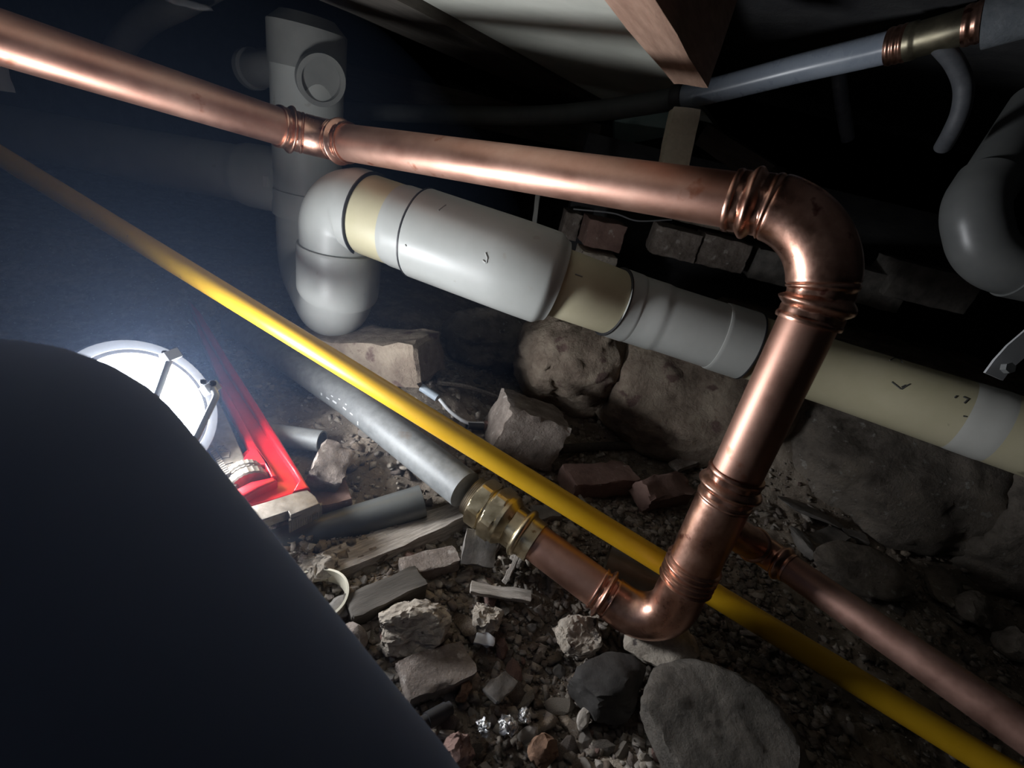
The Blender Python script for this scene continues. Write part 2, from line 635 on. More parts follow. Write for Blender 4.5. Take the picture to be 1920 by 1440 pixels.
def elb(s, L, th):
    d = L - s
    d *= 1.6
    return CR + .0024 + (press(d) - .0026 if d < .04 else 0) + (hexed(d, th) if d < .04 else 0)
tube('elbow', cop.sub(sT1 - .004, sE1, .0012), elb, COPPERF, cw, 48)['label'] = 'tight bend resting on the rubble'
tube('pipe', cop.sub(sE1 - .012, sU + .006, .02), CR, COPPER, cw, 48)
# branch to the lower right
tb = cop.point(cop.near(1335, 975))
b1 = at(1425, 1028, .605)
b2 = at(1475, 1062, .585)
b3 = at(1960, 1400, .40)
b3 = b1 + (b3 - b1) * 1.5
br = Path(polyline([tb, b1, b3], [0, .02, 0], .002))
sb1, sb2 = br.near(1405, 1015), br.near(1482, 1066)
tube('tee_branch', br.sub(0.012, sb1 + .004, .003), .0205, COPPERF, cw, 36)
def bf(s, L, th):
    d = min(s, L - s)
    return .0185 + (.0005 if d < .004 else .0045 * max(0, math.sin(PI * (d - .004) / .012)) if d < .016 else .0008)
tube('coupling', br.sub(sb1, sb2, .001), bf, COPPERF, cw, 36)
tube('branch_pipe', br.sub(sb2 - .006, br.L, .02), .0178, COPPERD, cw, 36)['label'] = 'dull brown copper branch pipe'
# brass union
def hexr(r):
    return lambda s, L, th: (r / max(math.cos(((th + .2) % (PI / 3)) - PI / 6), .1) * .9) - (.002 if s < .0012 or s > L - .0012 else 0)
l = cop.L - sU
def us(t):
    return sU + l * t
bu = tube('brass_union', cop.sub(us(.33), us(.475), .001), lambda s, L, th: .0395 - .0075 * (1 - min(1, s / .010)), BRASS, cw, 48)
bu['label'] = 'brass hexagon union on the grey pipe'
def upart(name, a, b, r, m, ang=38):
    o = tube(name, cop.sub(us(a), min(us(b), cop.L), .0008), r, m, None, 48, None, ang)
    o.parent = bu
    o.matrix_parent_inverse = Matrix()
    return o
def nut(r, c):
    def f(s, L, th):
        e = min(s, L - s)
        hx = r * .9 / math.cos(((th + .2) % (PI / 3)) - PI / 6)
        return min(hx, r * .92 + max(0, e) * 1.3) if e < c else hx
    return f
upart('thread', .88, 1.0, lambda s, L, th: .0305 + .0009 * math.sin(2 * PI * s / .0025), IRON)
upart('hex_nut', .70, .895, nut(.0385, .006), BRASS, 18)
upart('groove', .655, .705, lambda s, L, th: .0335, BRASS)
upart('hex_nut', .47, .66, nut(.0420, .006), BRASS, 18)
upart('neck', .08, .335, lambda s, L, th: .0305 + .0015 * math.cos(6 * th), BRASS, 25)
upart('collar', .10, .20, lambda s, L, th: .0315 + .0058 * math.sin(PI * s / L) ** .6, BRASS)
upart('sleeve', -.06, .1, lambda s, L, th: .0305 + .0008 * math.cos(6 * th), BRASS, 25)

# ------------------------------------------------------------------ grey steel pipe
gp = Path([at(872, 918, .717), at(660, 752, .86), at(440, 606, 1.08)])
gp = Path(resample(gp.p, .01))
g = thing('steel_pipe', 'dull grey steel pipe running back from the brass union', 'pipe', gp.point(gp.L * .3) - Vector((0, 0, .03)))
tube('pipe', gp.p, .0300, STEEL, g, 44)
for k, (x, y, w, h_) in enumerate([(622, 748, .004, .004), (634, 756, .010, .0022), (640, 752, .006, .002), (648, 764, .012, .003), (655, 760, .005, .002),
                                   (662, 775, .010, .0022), (668, 771, .004, .002), (676, 786, .008, .002), (684, 800, .003, .006)]):
    s = gp.near(x, y)
    c = gp.point(s)
    d = gp.dir(s)
    n = (at(x, y, depth(c) - .2) - c)
    n = (n - d * n.dot(d)).normalized()
    # point where the sight line meets the pipe
    t = d.cross(n)
    q0 = at(x, y, depth(c)) - c
    yy = max(-.024, min(.024, q0.dot(t)))
    pts = []
    for i in range(4):
        for j in range(3):
            a = (j / 2 - .5) * h_ + yy
            rr = .0303
            pts.append(c + d * ((i / 3 - .5) * w) + t * a + n * math.sqrt(rr * rr - a * a))
    f = [(i * 3 + j, i * 3 + j + 1, i * 3 + j + 4, i * 3 + j + 3) for i in range(3) for j in range(2)]
    link('print_mark', pmesh('print_mark', pts, f), PRINT, g)

# ------------------------------------------------------------------ yellow pipe
def zinv(a):
    return 1 / a
yp = Path(spline([at(-420, 33, .82), at(0, 292, 1 / 1.30), at(640, 685, 1 / 1.42), at(1290, 1085, 1 / 1.53), at(1700, 1335, 1 / 1.78), at(2100, 1580, 1 / 2.1), at(2750, 1980, 1 / 2.9)], .01))
tag(recentre(tube('gas_pipe', yp.p, .0163, YELLOW, None, 40)), 'bright yellow plastic pipe running diagonally across behind the copper upright', 'pipe')

# ------------------------------------------------------------------ grey and cream drain with its trap
K = 1.1
T_ = at(640, 386, .825)
wp = thing('drain_pipe', 'grey and cream plastic drain with a low trap at its left end', 'pipe', at(1700, 745, .83) - Vector((0, 0, .06)))
DR = .0528
# the front leg of the trap drops straight down
rear_top = at(577, 300, 1.02)
zb = .178
fl = Vector((T_.x, T_.y, zb))
rl = Vector((rear_top.x, rear_top.y, zb))
fl_mid = at(640, 386, .825)
fd = Path(polyline([Vector((fl_mid.x, fl_mid.y, T_.z)), Vector((fl_mid.x, fl_mid.y, zb)), Vector((rear_top.x, rear_top.y, zb)), Vector((rear_top.x, rear_top.y, .60))],
                   [0, .072, .072, 0], .003))
el = Path(polyline([Vector((fl_mid.x, fl_mid.y, T_.z - .15)), Vector((fl_mid.x, fl_mid.y, T_.z)), at(1020, 520, .745), at(1178, 577, .80), at(1560, 700, .775), at(1560, 700, .775) + (at(2150, 895, .60) - at(1560, 700, .775)) * 1.9], [0, .040, .25, .16, .3, 0], .003))
s660, s718, s765, s1045, s1150, s1190 = [el.near(x, y) for x, y in ((692, 404), (744, 424), (790, 440), (1040, 528), (1145, 565), (1190, 582))]
s1215, s1345, s1412, s1855 = [el.near(x, y) for x, y in ((1218, 590), (1340, 628), (1402, 648), (1850, 797))]
sleg = el.near(640, 462)
tube('trap_elbow', el.sub(sleg - .012, s660, .003), lambda s, L, th: .0695 + .0022 * float(sst(.03, .02, np.array(L - s))), PVC, wp, 56)
tube('cream_sleeve', el.sub(s660 - .01, s718 + .01, .006), .0675, CREAM, wp, 56)
tube('socket', el.sub(s718, s765 + .002, .003), lambda s, L, th: .0670 + .002 * min(1, s / .012), PVC, wp, 56)
tube('wide_coupling', el.sub(s765, s1045, .003), lambda s, L, th: .0745 - .009 * float(sst(L - .018, L, np.array(s))) - (.001 if s < .003 else 0), PVC, wp, 56)
tube('cream_sleeve', el.sub(s1045 - .01, s1150 + .01, .006), .0550, CREAM, wp, 56)
tube('socket', el.sub(s1150, s1190, .003), lambda s, L, th: .0588 - .0015 * float(sst(L - .01, L, np.array(s))), PVC, wp, 56)
tube('bend', el.sub(s1190 - .002, s1345 + .004, .003), lambda s, L, th: .0557 + .0020 * float(sst(.055, .04, np.array(s))), PVC, wp, 56)
tube('socket', el.sub(s1345, s1412, .003), lambda s, L, th: .0577 - (.0008 if s < .002 else 0), PVC, wp, 56)
tube('cream_pipe', el.sub(s1412 - .01, el.L, .02), DR, CREAM, wp, 56)
for s_, r_ in ((s660, .0722), (s765, .0750), (s1150, .0590), (s1412, .0580)):
    ring('seal', el, s_ + .0012, .0032, r_ + .0004, BLACKR, wp, 0)
# trap body
s500, s545 = fd.near(640, 463), fd.near(640, 543)
tube('trap_socket', fd.sub(s500, s545, .003), lambda s, L, th: .0742 - (.0010 if s < .002 or s > L - .003 else 0), PVC, wp, 56)
mid = [s for p, s in zip(fd.p, fd.s) if abs(p.z - zb) < .004]
smid = mid[len(mid) // 2]
srear = fd.near(545, 470) if False else next(s for p, s in zip(fd.p, fd.s) if s > smid and p.z > zb + .12)
tube('trap_bend', fd.sub(s545 - .002, srear, .003), .0668, PVC, wp, 56)['label'] = 'rounded bottom bend of the trap'
ring('seam', fd, smid, .002, .0671, PVCD, wp, 0)
sst1 = next(s for p, s in zip(fd.p, fd.s) if s > smid and p.z > .50)
tube('riser_socket', fd.sub(srear - .004, srear + .05, .003), .0735, PVC, wp, 56)
tube('riser', fd.sub(srear + .04, fd.L, .01), .0700, PVC, wp, 56)
# left branch of the riser
jn_ = Vector((rear_top.x, rear_top.y, at(520, 340, 1.02).z))
lf = Path(resample([jn_, at(250, 290, 1.17), at(-320, 178, 1.55)], .01))
tube('branch_socket', lf.sub(.04, .17, .004), lambda s, L, th: .0690 - .003 * float(sst(L - .02, L, np.array(s))), PVC, wp, 56)
tube('branch_pipe', lf.sub(.15, lf.L, .02), .0620, PVC, wp, 56)
# tee head with its openings
th_ = Vector((rear_top.x, rear_top.y, .60))
tube('tee_head', [th_ - Vector((0, 0, .02)), th_ + Vector((0, 0, .05)), th_ + Vector((0, 0, .07))], lambda s, L, th: .073 if s < .075 else .05, PVCD, wp, 48)
o1 = th_ + Vector((0, 0, -.01))
e1 = o1 + (at(615, 165, .88) - o1).normalized() * .085
tube('inspection_opening', resample([o1, e1], .006), lambda s, L, th: .040 + (.006 if s > L - .018 else 0), PVCD, wp, 48, bore=.037, depth_in=.01)
e2 = at(470, 130, 1.06)
tube('side_opening', resample([o1, e2], .006), lambda s, L, th: .036 + (.005 if s > L - .02 else 0), PVCD, wp, 48, bore=.034, depth_in=.03)
def on_pipe(path, x, y, r):
    s = path.near(x, y)
    for _ in range(4):
        c, d = path.point(s), path.dir(s)
        v = ray(x, y)
        # ray / infinite cylinder
        o = CP - c
        a = v - d * v.dot(d)
        b = o - d * o.dot(d)
        A, B, Cc = a.dot(a), 2 * a.dot(b), b.dot(b) - r * r
        disc = B * B - 4 * A * Cc
        if disc < 0:
            return c, d, Vector((0, 0, 1))
        t = (-B - math.sqrt(disc)) / (2 * A)
        p = CP + v * t
        s2 = s + (p - c).dot(d)
        if abs(s2 - s) < 1e-4:
            break
        s = min(max(s2, 0), path.L)
    n = (p - c) - d * (p - c).dot(d)
    return p, d, n.normalized()
st_ = box_data((.012, .022, .002), (2, 2, 2), 0, 3, .1)
o = link('sticker', st_, mat('pale_sticker', (.42, .42, .40), (.5, .5, .48), 60, .6), wp, True, 30)
sk = on_pipe(lf, 498, 340, .0692)
mm = Matrix((sk[1], sk[2].cross(sk[1]), sk[2])).transposed().to_4x4()
mm.translation = sk[0]
o.matrix_parent_inverse = Matrix()
o.matrix_local = Matrix.Translation(-wp.location) @ mm
# raised stub mark and ink scuffs on the drain
def ink(path, pts, r, wd, m, name='ink_mark', parent=None):
    q = []
    for x, y in pts:
        p, d, n = on_pipe(path, x, y, r)
        q.append(p)
    q = resample(q, .002)
    return tube(name, q, wd, m, parent, 6)
ink(el, [(905, 488), (912, 494), (914, 484), (910, 474)], .0745, .0014, PVC, 'mould_mark', wp)
for pts in ([(1668, 676), (1678, 671), (1688, 674), (1692, 680)], [(1672, 672), (1676, 668)], [(1672, 716), (1690, 730), (1706, 720)], [(1690, 726), (1698, 722)],
            [(1790, 746), (1794, 742)], [(1806, 744), (1816, 748), (1808, 756)], [(1806, 780), (1812, 781)]):
    ink(el, pts, .0529, .0011, INK, 'ink_mark', wp)
for pts in ([(822, 395), (836, 384)], [(1078, 514), (1092, 519)], [(760, 458), (762, 462)]):
    ink(el, pts, .0745 if pts[0][0] < 1000 else .0550, .0012, PVCD, 'scuff', wp)
# pale repair band and hanger strap on the right
ps = thing('pipe_hanger', 'pale metal hanger strap with a bolt above the cream drain', 'bracket', el.point(s1855) + Vector((0, 0, .06)))
ring('band', el, s1855 - .012, .045, .0534, mat('pale_band', (.50, .50, .46), (.56, .56, .52), 12, .45), ps, 0, 56)
def strap(pts, w, t, m, parent, name='strap'):
    v, f = [], []
    side = RT.copy()
    for i, p in enumerate(pts):
        d = (pts[min(i + 1, len(pts) - 1)] - pts[max(0, i - 1)]).normalized()
        sd = (side - d * side.dot(d)).normalized()
        nn = d.cross(sd)
        for a, b in ((-1, -1), (1, -1), (1, 1), (-1, 1)):
            v.append(p + sd * a * w / 2 + nn * b * t / 2)
    for i in range(len(pts) - 1):
        for k in range(4):
            f.append((i * 4 + k, i * 4 + (k + 1) % 4, i * 4 + 4 + (k + 1) % 4, i * 4 + 4 + k))
    f.append((3, 2, 1, 0))
    n = len(pts) * 4
    f.append((n - 4, n - 3, n - 2, n - 1))
    return link(name, pmesh(name, v, f), m, parent, True, 30)
strap([at(1862, 706, .655), at(1878, 684, .65), at(1900, 662, .645), at(1990, 585, .64), at(2050, 520, .63)], .030, .003, WHITE, ps)
bc = at(1884, 690, .643)
tube('bolt', [bc, bc - FW * .008], lambda s, L, th: .0075, STEEL, ps, 6, ang=10)

# ------------------------------------------------------------------ work lamp
LN = Vector((.70, -.14, .58)).normalized()
LC = at(268, 766, .59)
lx = LN.cross(Vector((0, 0, 1))).normalized()
ly = LN.cross(lx)
LR = .091
lamp = thing('work_lamp', 'glowing round white work lamp with a wire stand, half behind the dark cloth', 'lamp', LC - Vector((0, 0, .09)))
def lathe(prof, seg=64, c=LC, n=LN, a=lx, b=ly):
    v, f = [], []
    for (r, h) in prof:
        for k in range(seg):
            t = 2 * PI * k / seg
            v.append(c + n * h + a * r * math.cos(t) + b * r * math.sin(t))
    for i in range(len(prof) - 1):
        for k in range(seg):
            k2 = (k + 1) % seg
            f.append((i * seg + k, i * seg + k2, (i + 1) * seg + k2, (i + 1) * seg + k))
    return v, f, seg
v, f, sg = lathe([(LR * .55, -.045), (LR * .8, -.042), (LR * .97, -.03), (LR * 1.03, -.012), (LR * 1.03, -.004), (LR * 1.0, .001), (LR * .87, .002), (LR * .865, -.002)])
f.append(tuple(range(sg)))
link('housing', pmesh('housing', v, f), mat('lamp_housing', (.13, .135, .145), (.16, .165, .175), 30, .5), lamp, True, 40)
v, f, sg = lathe([(LR * .865, .001), (LR * .81, .0015), (LR * .80, -.003)])
link('gasket', pmesh('gasket', v, f), BLACKR, lamp, True, 40)
v, f, sg = lathe([(LR * .80, -.003), (LR * .78, .005), (LR * .68, .015), (LR * .5, .024), (LR * .25, .029), (.001, .030)])
f.append(tuple(range(5 * sg, 6 * sg)))
link('lens', pmesh('lens', v, f), LIGHT, lamp)
# wire stand: two arms hinged at the rim, joined behind the cloth
zA = depth(LC)
a0, a1 = at(322, 664, zA - .055), at(292, 760, zA - .075)
c0, c1, c2 = at(398, 727, zA - .05), at(406, 742, zA - .062), at(362, 834, zA - .085)
c3, a2 = at(330, 858, zA - .088), at(255, 850, zA - .085)
tube('wire_stand', polyline([a0, a2, c3, c2, c1, c0], [0, .012, .012, .03, .006, 0], .002), .0034, WHITE, lamp, 12)
for p in (a0, c0):
    me = box_data((.018, .012, .012), (2, 2, 2), 0, 1, .3)
    o = link('hinge_lug', me, WHITE, lamp, True, 30)
    m4 = Matrix((lx, ly, LN)).transposed().to_4x4()
    m4.translation = p + (LC - p).normalized() * .003
    o.matrix_parent_inverse = Matrix()
    o.matrix_local = Matrix.Translation(-lamp.location) @ m4
for x, y in ((309, 662), (380, 716), (398, 718)):
    p = at(x, y, zA - .052)
    me = rock_mesh((.008, .006, .006), 5, 2, 4, .02)
    o = link('screw', me, BLACKR, lamp)
    o.matrix_parent_inverse = Matrix()
    o.location = p - lamp.location

# ------------------------------------------------------------------ pipe wrench
WZ = .068
wr = thing('pipe_wrench', 'red pipe wrench lying on the dirt beside the glowing lamp', 'wrench', plane(500, 850, .03))
def prism(name, pix, z0, z1, m, parent, bev=.003, holes=None):
    """a plate cut to its plan outline, lying level between heights z0 and z1"""
    pts = [plane(x, y, z1) for x, y in pix]
    bm = bmesh.new()
    lo = [bm.verts.new((p.x, p.y, z0)) for p in pts]
    face = bm.faces.new(lo)
    bm.normal_update()
    if face.normal.z > 0:
        face.normal_flip()
    ex = bmesh.ops.extrude_face_region(bm, geom=[face])
    vs = [e for e in ex['geom'] if isinstance(e, bmesh.types.BMVert)]
    bmesh.ops.translate(bm, verts=vs, vec=(0, 0, z1 - z0))
    bmesh.ops.recalc_face_normals(bm, faces=bm.faces[:])
    if bev:
        ed = [e for e in bm.edges if abs(e.verts[0].co.z - z1) < 1e-6 and abs(e.verts[1].co.z - z1) < 1e-6]
        bmesh.ops.bevel(bm, geom=ed, offset=bev, segments=3, affect='EDGES', profile=.5, clamp_overlap=True)
    me = bpy.data.meshes.new(name)
    bm.to_mesh(me)
    bm.free()
    return link(name, me, m, parent, True, 40)
prism('handle', [(352, 560), (376, 585), (436, 684), (522, 818), (580, 914), (520, 935), (470, 948), (448, 950), (432, 922), (470, 905), (510, 893), (497, 872), (470, 872),
                 (450, 868), (452, 852), (466, 838), (450, 800), (430, 760), (416, 726), (392, 668), (372, 625)], .045, WZ - .006, RED, wr, .003)
prism('handle_flange', [(352, 560), (376, 585), (436, 684), (522, 818), (582, 915), (548, 921), (560, 900), (548, 880), (520, 840), (430, 702), (374, 606)], WZ - .01, WZ + .004, RED, wr, .004)
prism('handle_flange', [(408, 712), (420, 722), (448, 770), (482, 835), (520, 892), (508, 894), (496, 870), (458, 872), (452, 862), (468, 842), (440, 790), (416, 745)], WZ - .01, WZ + .004, RED, wr, .004)
prism('housing_rib', [(434, 920), (470, 902), (512, 893), (520, 900), (486, 914), (450, 934), (440, 935)], WZ - .01, WZ + .008, RED, wr, .004)
prism('heel_jaw', [(452, 954), (500, 940), (574, 916), (592, 930), (600, 944), (545, 966), (540, 958), (470, 982)], .054, WZ + .001, IRON, wr, .002)
for k in range(14):
    t = k / 13
    x, y = 541 + 58 * t, 973 - 29 * t
    prism('tooth', [(x, y), (x + 4, y - 2), (x + 5, y + 2), (x + 1, y + 4)], .04, WZ - .006, IRON, wr, 0)
prism('hook_jaw', [(330, 690), (390, 712), (420, 770), (446, 828), (468, 880), (440, 915), (420, 905), (388, 850), (350, 780), (320, 720)], .05, WZ + .004, IRON, wr, .003)
for k in range(16):
    t = k / 15
    x, y = 387 + 34 * t, 836 + 52 * t
    prism('thread', [(x, y), (x + 9, y - 5), (x + 10.5, y - 2.7), (x + 1.5, y + 2.3)], .055, WZ + .009, IRON, wr, 0)
nc = plane(462, 900, WZ - .010)
nd = (plane(560, 930, WZ) - plane(470, 780, WZ)).normalized()
for dd, ww, rr in ((-.010, .014, .025), (.010, .016, .027)):
    tube('adjusting_nut', resample([nc + nd * (dd - ww / 2), nc + nd * (dd + ww / 2)], .002), lambda s, L, th, rr=rr: rr + .0005 * math.cos(24 * th) - (.002 if s < .002 or s > L - .002 else 0), IRON, wr, 48)
prism('badge', [(404, 828), (418, 824), (432, 846), (430, 856), (416, 858), (404, 842)], WZ, WZ + .0065, IRON, wr, .001)
def letters(body, p0, p1, size, m, parent, name='lettering', zz=WZ + .0042):
    cu = bpy.data.curves.new(name, 'FONT')
    cu.body = body
    cu.size = size
    cu.extrude = .0012
    cu.align_x = 'CENTER'
    cu.align_y = 'CENTER'
    tmp = bpy.data.objects.new(name, cu)
    COL.objects.link(tmp)
    bpy.context.view_layer.update()
    me = bpy.data.meshes.new_from_object(tmp.evaluated_get(bpy.context.evaluated_depsgraph_get()))
    bpy.data.objects.remove(tmp)
    o = link(name, me, m, parent, False)
    a, b = plane(*p0, zz), plane(*p1, zz)
    mm = frame(a, b)
    mm.translation = (a + b) / 2
    o.matrix_parent_inverse = Matrix()
    o.matrix_local = Matrix.Translation(-parent.location) @ mm
    return o
letters('108', (372, 735), (386, 768), .018, IRON, wr)
letters('RSI', (408, 828), (426, 856), .014, IRON, wr, zz=WZ + .007)
letters('15', (424, 862), (436, 882), .014, IRON, wr)

# ------------------------------------------------------------------ dark cloth bulk close to the lens
cl = polyline([at(-1100, 885, .245), at(22, 915, .245), at(634, 1628, .26), at(860, 1900, .30)], [0, .02, 0, 0], .004)
def clr(s, L, th):
    return .0775 + .0012 * math.sin(9 * s / L + 2 * th)
tag(recentre(tube('dark_cloth', cl, clr, CLOTH, None, 64)), 'smooth rounded bulk in dark cloth hiding the left side of the glowing lamp', 'cloth')

# ------------------------------------------------------------------ overhead pipe, hose, cable
tp = Path(spline([at(600, 205, 1.25), at(800, 214, 1.18), at(1000, 217, 1.10), at(1150, 204, 1.0), at(1300, 178, .90), at(1500, 128, .77), at(1660, 90, .69), at(1790, 55, .63), at(1960, 5, .57)], .006))
pw = thing('overhead_pipe', 'bluish grey plastic pipe curving across under the floor with copper joints', 'pipe', tp.point(tp.L * .5))
s0, s1, s2, s3 = tp.near(1660, 90), tp.near(1705, 80), tp.near(1815, 47), tp.near(1845, 38)
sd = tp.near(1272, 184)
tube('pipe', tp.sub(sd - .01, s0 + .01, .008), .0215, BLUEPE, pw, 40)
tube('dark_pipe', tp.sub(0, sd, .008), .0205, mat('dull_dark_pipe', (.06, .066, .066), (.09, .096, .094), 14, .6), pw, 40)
ring('pipe_clip', tp, sd, .022, .0245, BLACKR, pw)
tube('copper_sleeve', tp.sub(s0, s1, .0015), lambda s, L, th: .0235 + .0012 * math.sin(PI * s / L * 3) ** 2, COPPERF, pw, 40)
tube('brass_body', tp.sub(s1, s2, .003), lambda s, L, th: .0222 + (.002 if s < .01 else 0), mat('dull_brass', (.20, .18, .13), (.30, .27, .19), 40, .35, .5, .9), pw, 40)
tube('copper_sleeve', tp.sub(s2 - .006, s3, .0015), lambda s, L, th: .0235 + .0012 * math.sin(PI * s / L * 2) ** 2, COPPERF, pw, 40)
tag(tube('foam_lagging', tp.sub(s3 + .002, tp.L, .006), .033, FOAM, None, 40, bore=.02), 'grey foam lagging sleeve at the top right corner of the pipework', 'insulation')
hose = spline([at(1760, 82, .645), at(1790, 118, .65), at(1806, 160, .66), at(1802, 205, .67), at(1785, 245, .69), at(1768, 275, .72)], .005)
tag(tube('bent_hose', hose, .0115, mat('dark_hose', (.07, .075, .085), (.10, .105, .115), 60, .6), None, 24), 'short grey hose curving down below the overhead copper joint', 'hose')
cab = spline([at(1576, -60, .95), at(1574, 40, .95), at(1573, 120, .96), at(1576, 175, .98), at(1590, 260, 1.05)], .006)
tag(tube('cable', cab, .0135, BLUEPE, None, 20), 'thick blue-grey cable hanging straight down behind the overhead pipe', 'cable')

# right-hand small trap
rt = Path(polyline([at(1945, 195, .74), at(1822, 388, .70), at(1846, 492, .70), at(2120, 545, .68)], [0, .055, .063, 0], .003))
gt = thing('grey_trap', 'grey plastic pipe bend hanging in the dark at the right edge', 'pipe', at(1850, 470, .70))
q1, q2 = rt.near(1845, 335), rt.near(1900, 505)
tube('pipe', rt.sub(0, q1 + .01, .01), .0355, PVCT, gt, 40)
tube('bend', rt.sub(q1, q2, .003), .0400, PVCT, gt, 40)
tube('socket', rt.sub(q2 - .003, rt.L, .006), .0430, PVCT, gt, 40)

# ------------------------------------------------------------------ masonry behind the drain
fw = bpy.data.objects.new('wall_footing', None)
COL.objects.link(fw)
fw['kind'] = 'structure'
fw['label'] = 'rough stone footing under the drain'
def fstone(px, py, z, dims, rot, seed, m, sub=5, rough=.10, planes=7, cut=.8):
    me = rock_mesh(dims, seed, sub, planes, rough, cut)
    o = link('stone', me, m, fw, True)
    o.matrix_parent_inverse = Matrix()
    o.location = at(px, py, z)
    o.rotation_euler = rot
    return o
fstone(1080, 670, 1.10, (.27, .22, .30), (.1, .1, .2), 21, ROCKB, rough=.10)
fstone(1290, 735, 1.075, (.46, .26, .34), (.1, .12, -.12), 24, ROCKB, rough=.07, planes=6)
fstone(1490, 800, 1.08, (.32, .26, .32), (.2, .12, -.2), 27, ROCKB, rough=.10)
fstone(1690, 890, .99, (.46, .28, .32), (-.35, .05, -.2), 31, ROCKG, rough=.08)
fstone(1910, 965, .92, (.36, .28, .32), (-.3, .0, -.2), 35, ROCKG, rough=.08)
fstone(930, 640, 1.22, (.26, .2, .16), (0, 0, .4), 39, ROCKG, rough=.10)

bw = bpy.data.objects.new('wall_pier', None)
COL.objects.link(bw)
bw['kind'] = 'structure'
bw['label'] = 'brick pier behind the drain'
def brick_at(px, py, z, dims, m, yaw=.1, seed=1, parent=bw, name='brick'):
    me = box_data(dims, (5, 3, 3), .003, seed)
    o = link(name, me, m, parent, True, 30)
    o.matrix_parent_inverse = Matrix()
    o.location = at(px, py, z)
    o.rotation_euler = (0, 0, yaw)
    return o
brick_at(1128, 436, 1.30, (.105, .11, .072), BRICK, .12, 1)
brick_at(1115, 486, 1.32, (.10, .11, .05), MORTAR, .12, 2, name='mortar_bed')
brick_at(1105, 530, 1.34, (.11, .11, .076), BRICK, .1, 3)
brick_at(1262, 452, 1.30, (.125, .11, .075), BRICKG, -.05, 4)
brick_at(1348, 470, 1.30, (.13, .11, .08), BRICKG, -.05, 5)
brick_at(1068, 420, 1.45, (.05, .1, .08), BRICKG, .1, 6)
brick_at(1300, 410, 1.33, (.22, .11, .02), MORTAR, -.05, 7, name='mortar_bed')
brick_at(1460, 500, 1.30, (.17, .11, .08), SLATE, -.08, 8)
brick_at(1600, 528, 1.25, (.22, .12, .085), SLATE, -.08, 9)
brick_at(1725, 530, 1.20, (.20, .12, .09), SLATE, -.08, 10)
o = slab('wall_pier_core', (0, 0, 0), (1, 1, 1), WALLM)
o.name = 'core'
o.parent = bw
o.location = (.05, 1.55, 0)
o.scale = (1.6, .25, .6)

tag(recentre(tube('thin_wire', spline([at(1075, 392, 1.2), at(1150, 400, 1.2), at(1195, 414, 1.2), at(1260, 412, 1.2)], .005), .0018, WIRE, None, 8)), 'thin pale wire strung over the brick pier', 'wire')
# pale timber packer, green sheet, stray timbers and dim pipes overhead
def bar(name, label, cat, p1, p2, w, h, m, tilt=0, jit=.0015):
    me = box_data(((p2 - p1).length, w, h), (5, 2, 2), jit, seedc[0], .06)
    seedc[0] += 1
    o = link(name, me, m, None, True, 30)
    up = Vector((0, 0, 1)) if abs((p2 - p1).normalized().z) < .8 else Vector((0, 1, 0))
    place(o, p1, p2, 0, tilt, up)
    return tag(o, label, cat)
bar('timber_packer', 'pale timber packing block standing under the floor above the copper pipe', 'timber', at(1284, 206, .88), at(1258, 330, .92), .05, .05, BEIGE)
bar('sheet_offcut', 'pale green sheet edge behind the timber packing block', 'board', at(1150, 250, 1.45), at(1275, 228, 1.45), .02, .07, TEAL)
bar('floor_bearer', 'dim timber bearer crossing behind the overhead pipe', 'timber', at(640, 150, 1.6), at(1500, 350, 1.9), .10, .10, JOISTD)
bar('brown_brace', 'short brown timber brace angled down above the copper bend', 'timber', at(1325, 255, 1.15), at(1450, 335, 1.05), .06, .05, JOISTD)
bar('steel_rod', 'thin pale rod standing between the drain and the copper pipe', 'rod', at(1010, 350, 1.12), at(1000, 440, 1.16), .010, .010, PVCD)
hp = Path(spline([at(215, 110, 1.15), at(240, 70, 1.15), at(280, 35, 1.13), at(340, 5, 1.1), at(420, -40, 1.08)], .006))
tag(tube('waste_bend', hp.p, .030, PVCD, None, 32), 'dim grey pipe bend high in the upper left corner', 'pipe')
me = rock_mesh((.09, .06, .03), 77, 3, 6, .08, flat=.4)
o = link('plaster_lump', me, WHITE)
o.location = at(352, 8, 1.06)
tag(o, 'pale lump stuck on the dim pipe bend at the top', 'plaster')
bar('pale_block', 'small pale block at the left edge below the copper pipe', 'block', at(-25, 140, .9), at(6, 146, .9), .03, .045, WHITE)

# ------------------------------------------------------------------ loose things on the dirt
stone('support_stone', 'broad pale split stone standing under the grey trap', 'stone', (575, 652), (808, 672), .10, .085, ROCKB, 'block', jit=.008, off=.055, tilt=.05)
# open pipe offcut lying across the front of the wrench
p1, p2 = at(462, 1043, .655), at(792, 939, .74)
tag(tube('pipe_offcut', resample([p1, p2], .01), .0255, mat('dark_grey_plastic', (.085, .09, .088), (.11, .115, .11), 12, .35), None, 44, bore=.0232, depth_in=.12),
    'dark grey open-ended pipe offcut lying below the red wrench', 'pipe')
bar('weathered_plank', 'pale weathered timber offcut lying under the brass union', 'timber', at(600, 1078, .63), at(864, 966, .765), .05, .03, WOOD, -.2, .003)
stone('dirt_clod', 'pale crumbly clod wedged at the left end of the weathered timber', 'stone', (565, 1075), (625, 1050), .04, .03, MORTAR, rough=.2, sub=4)
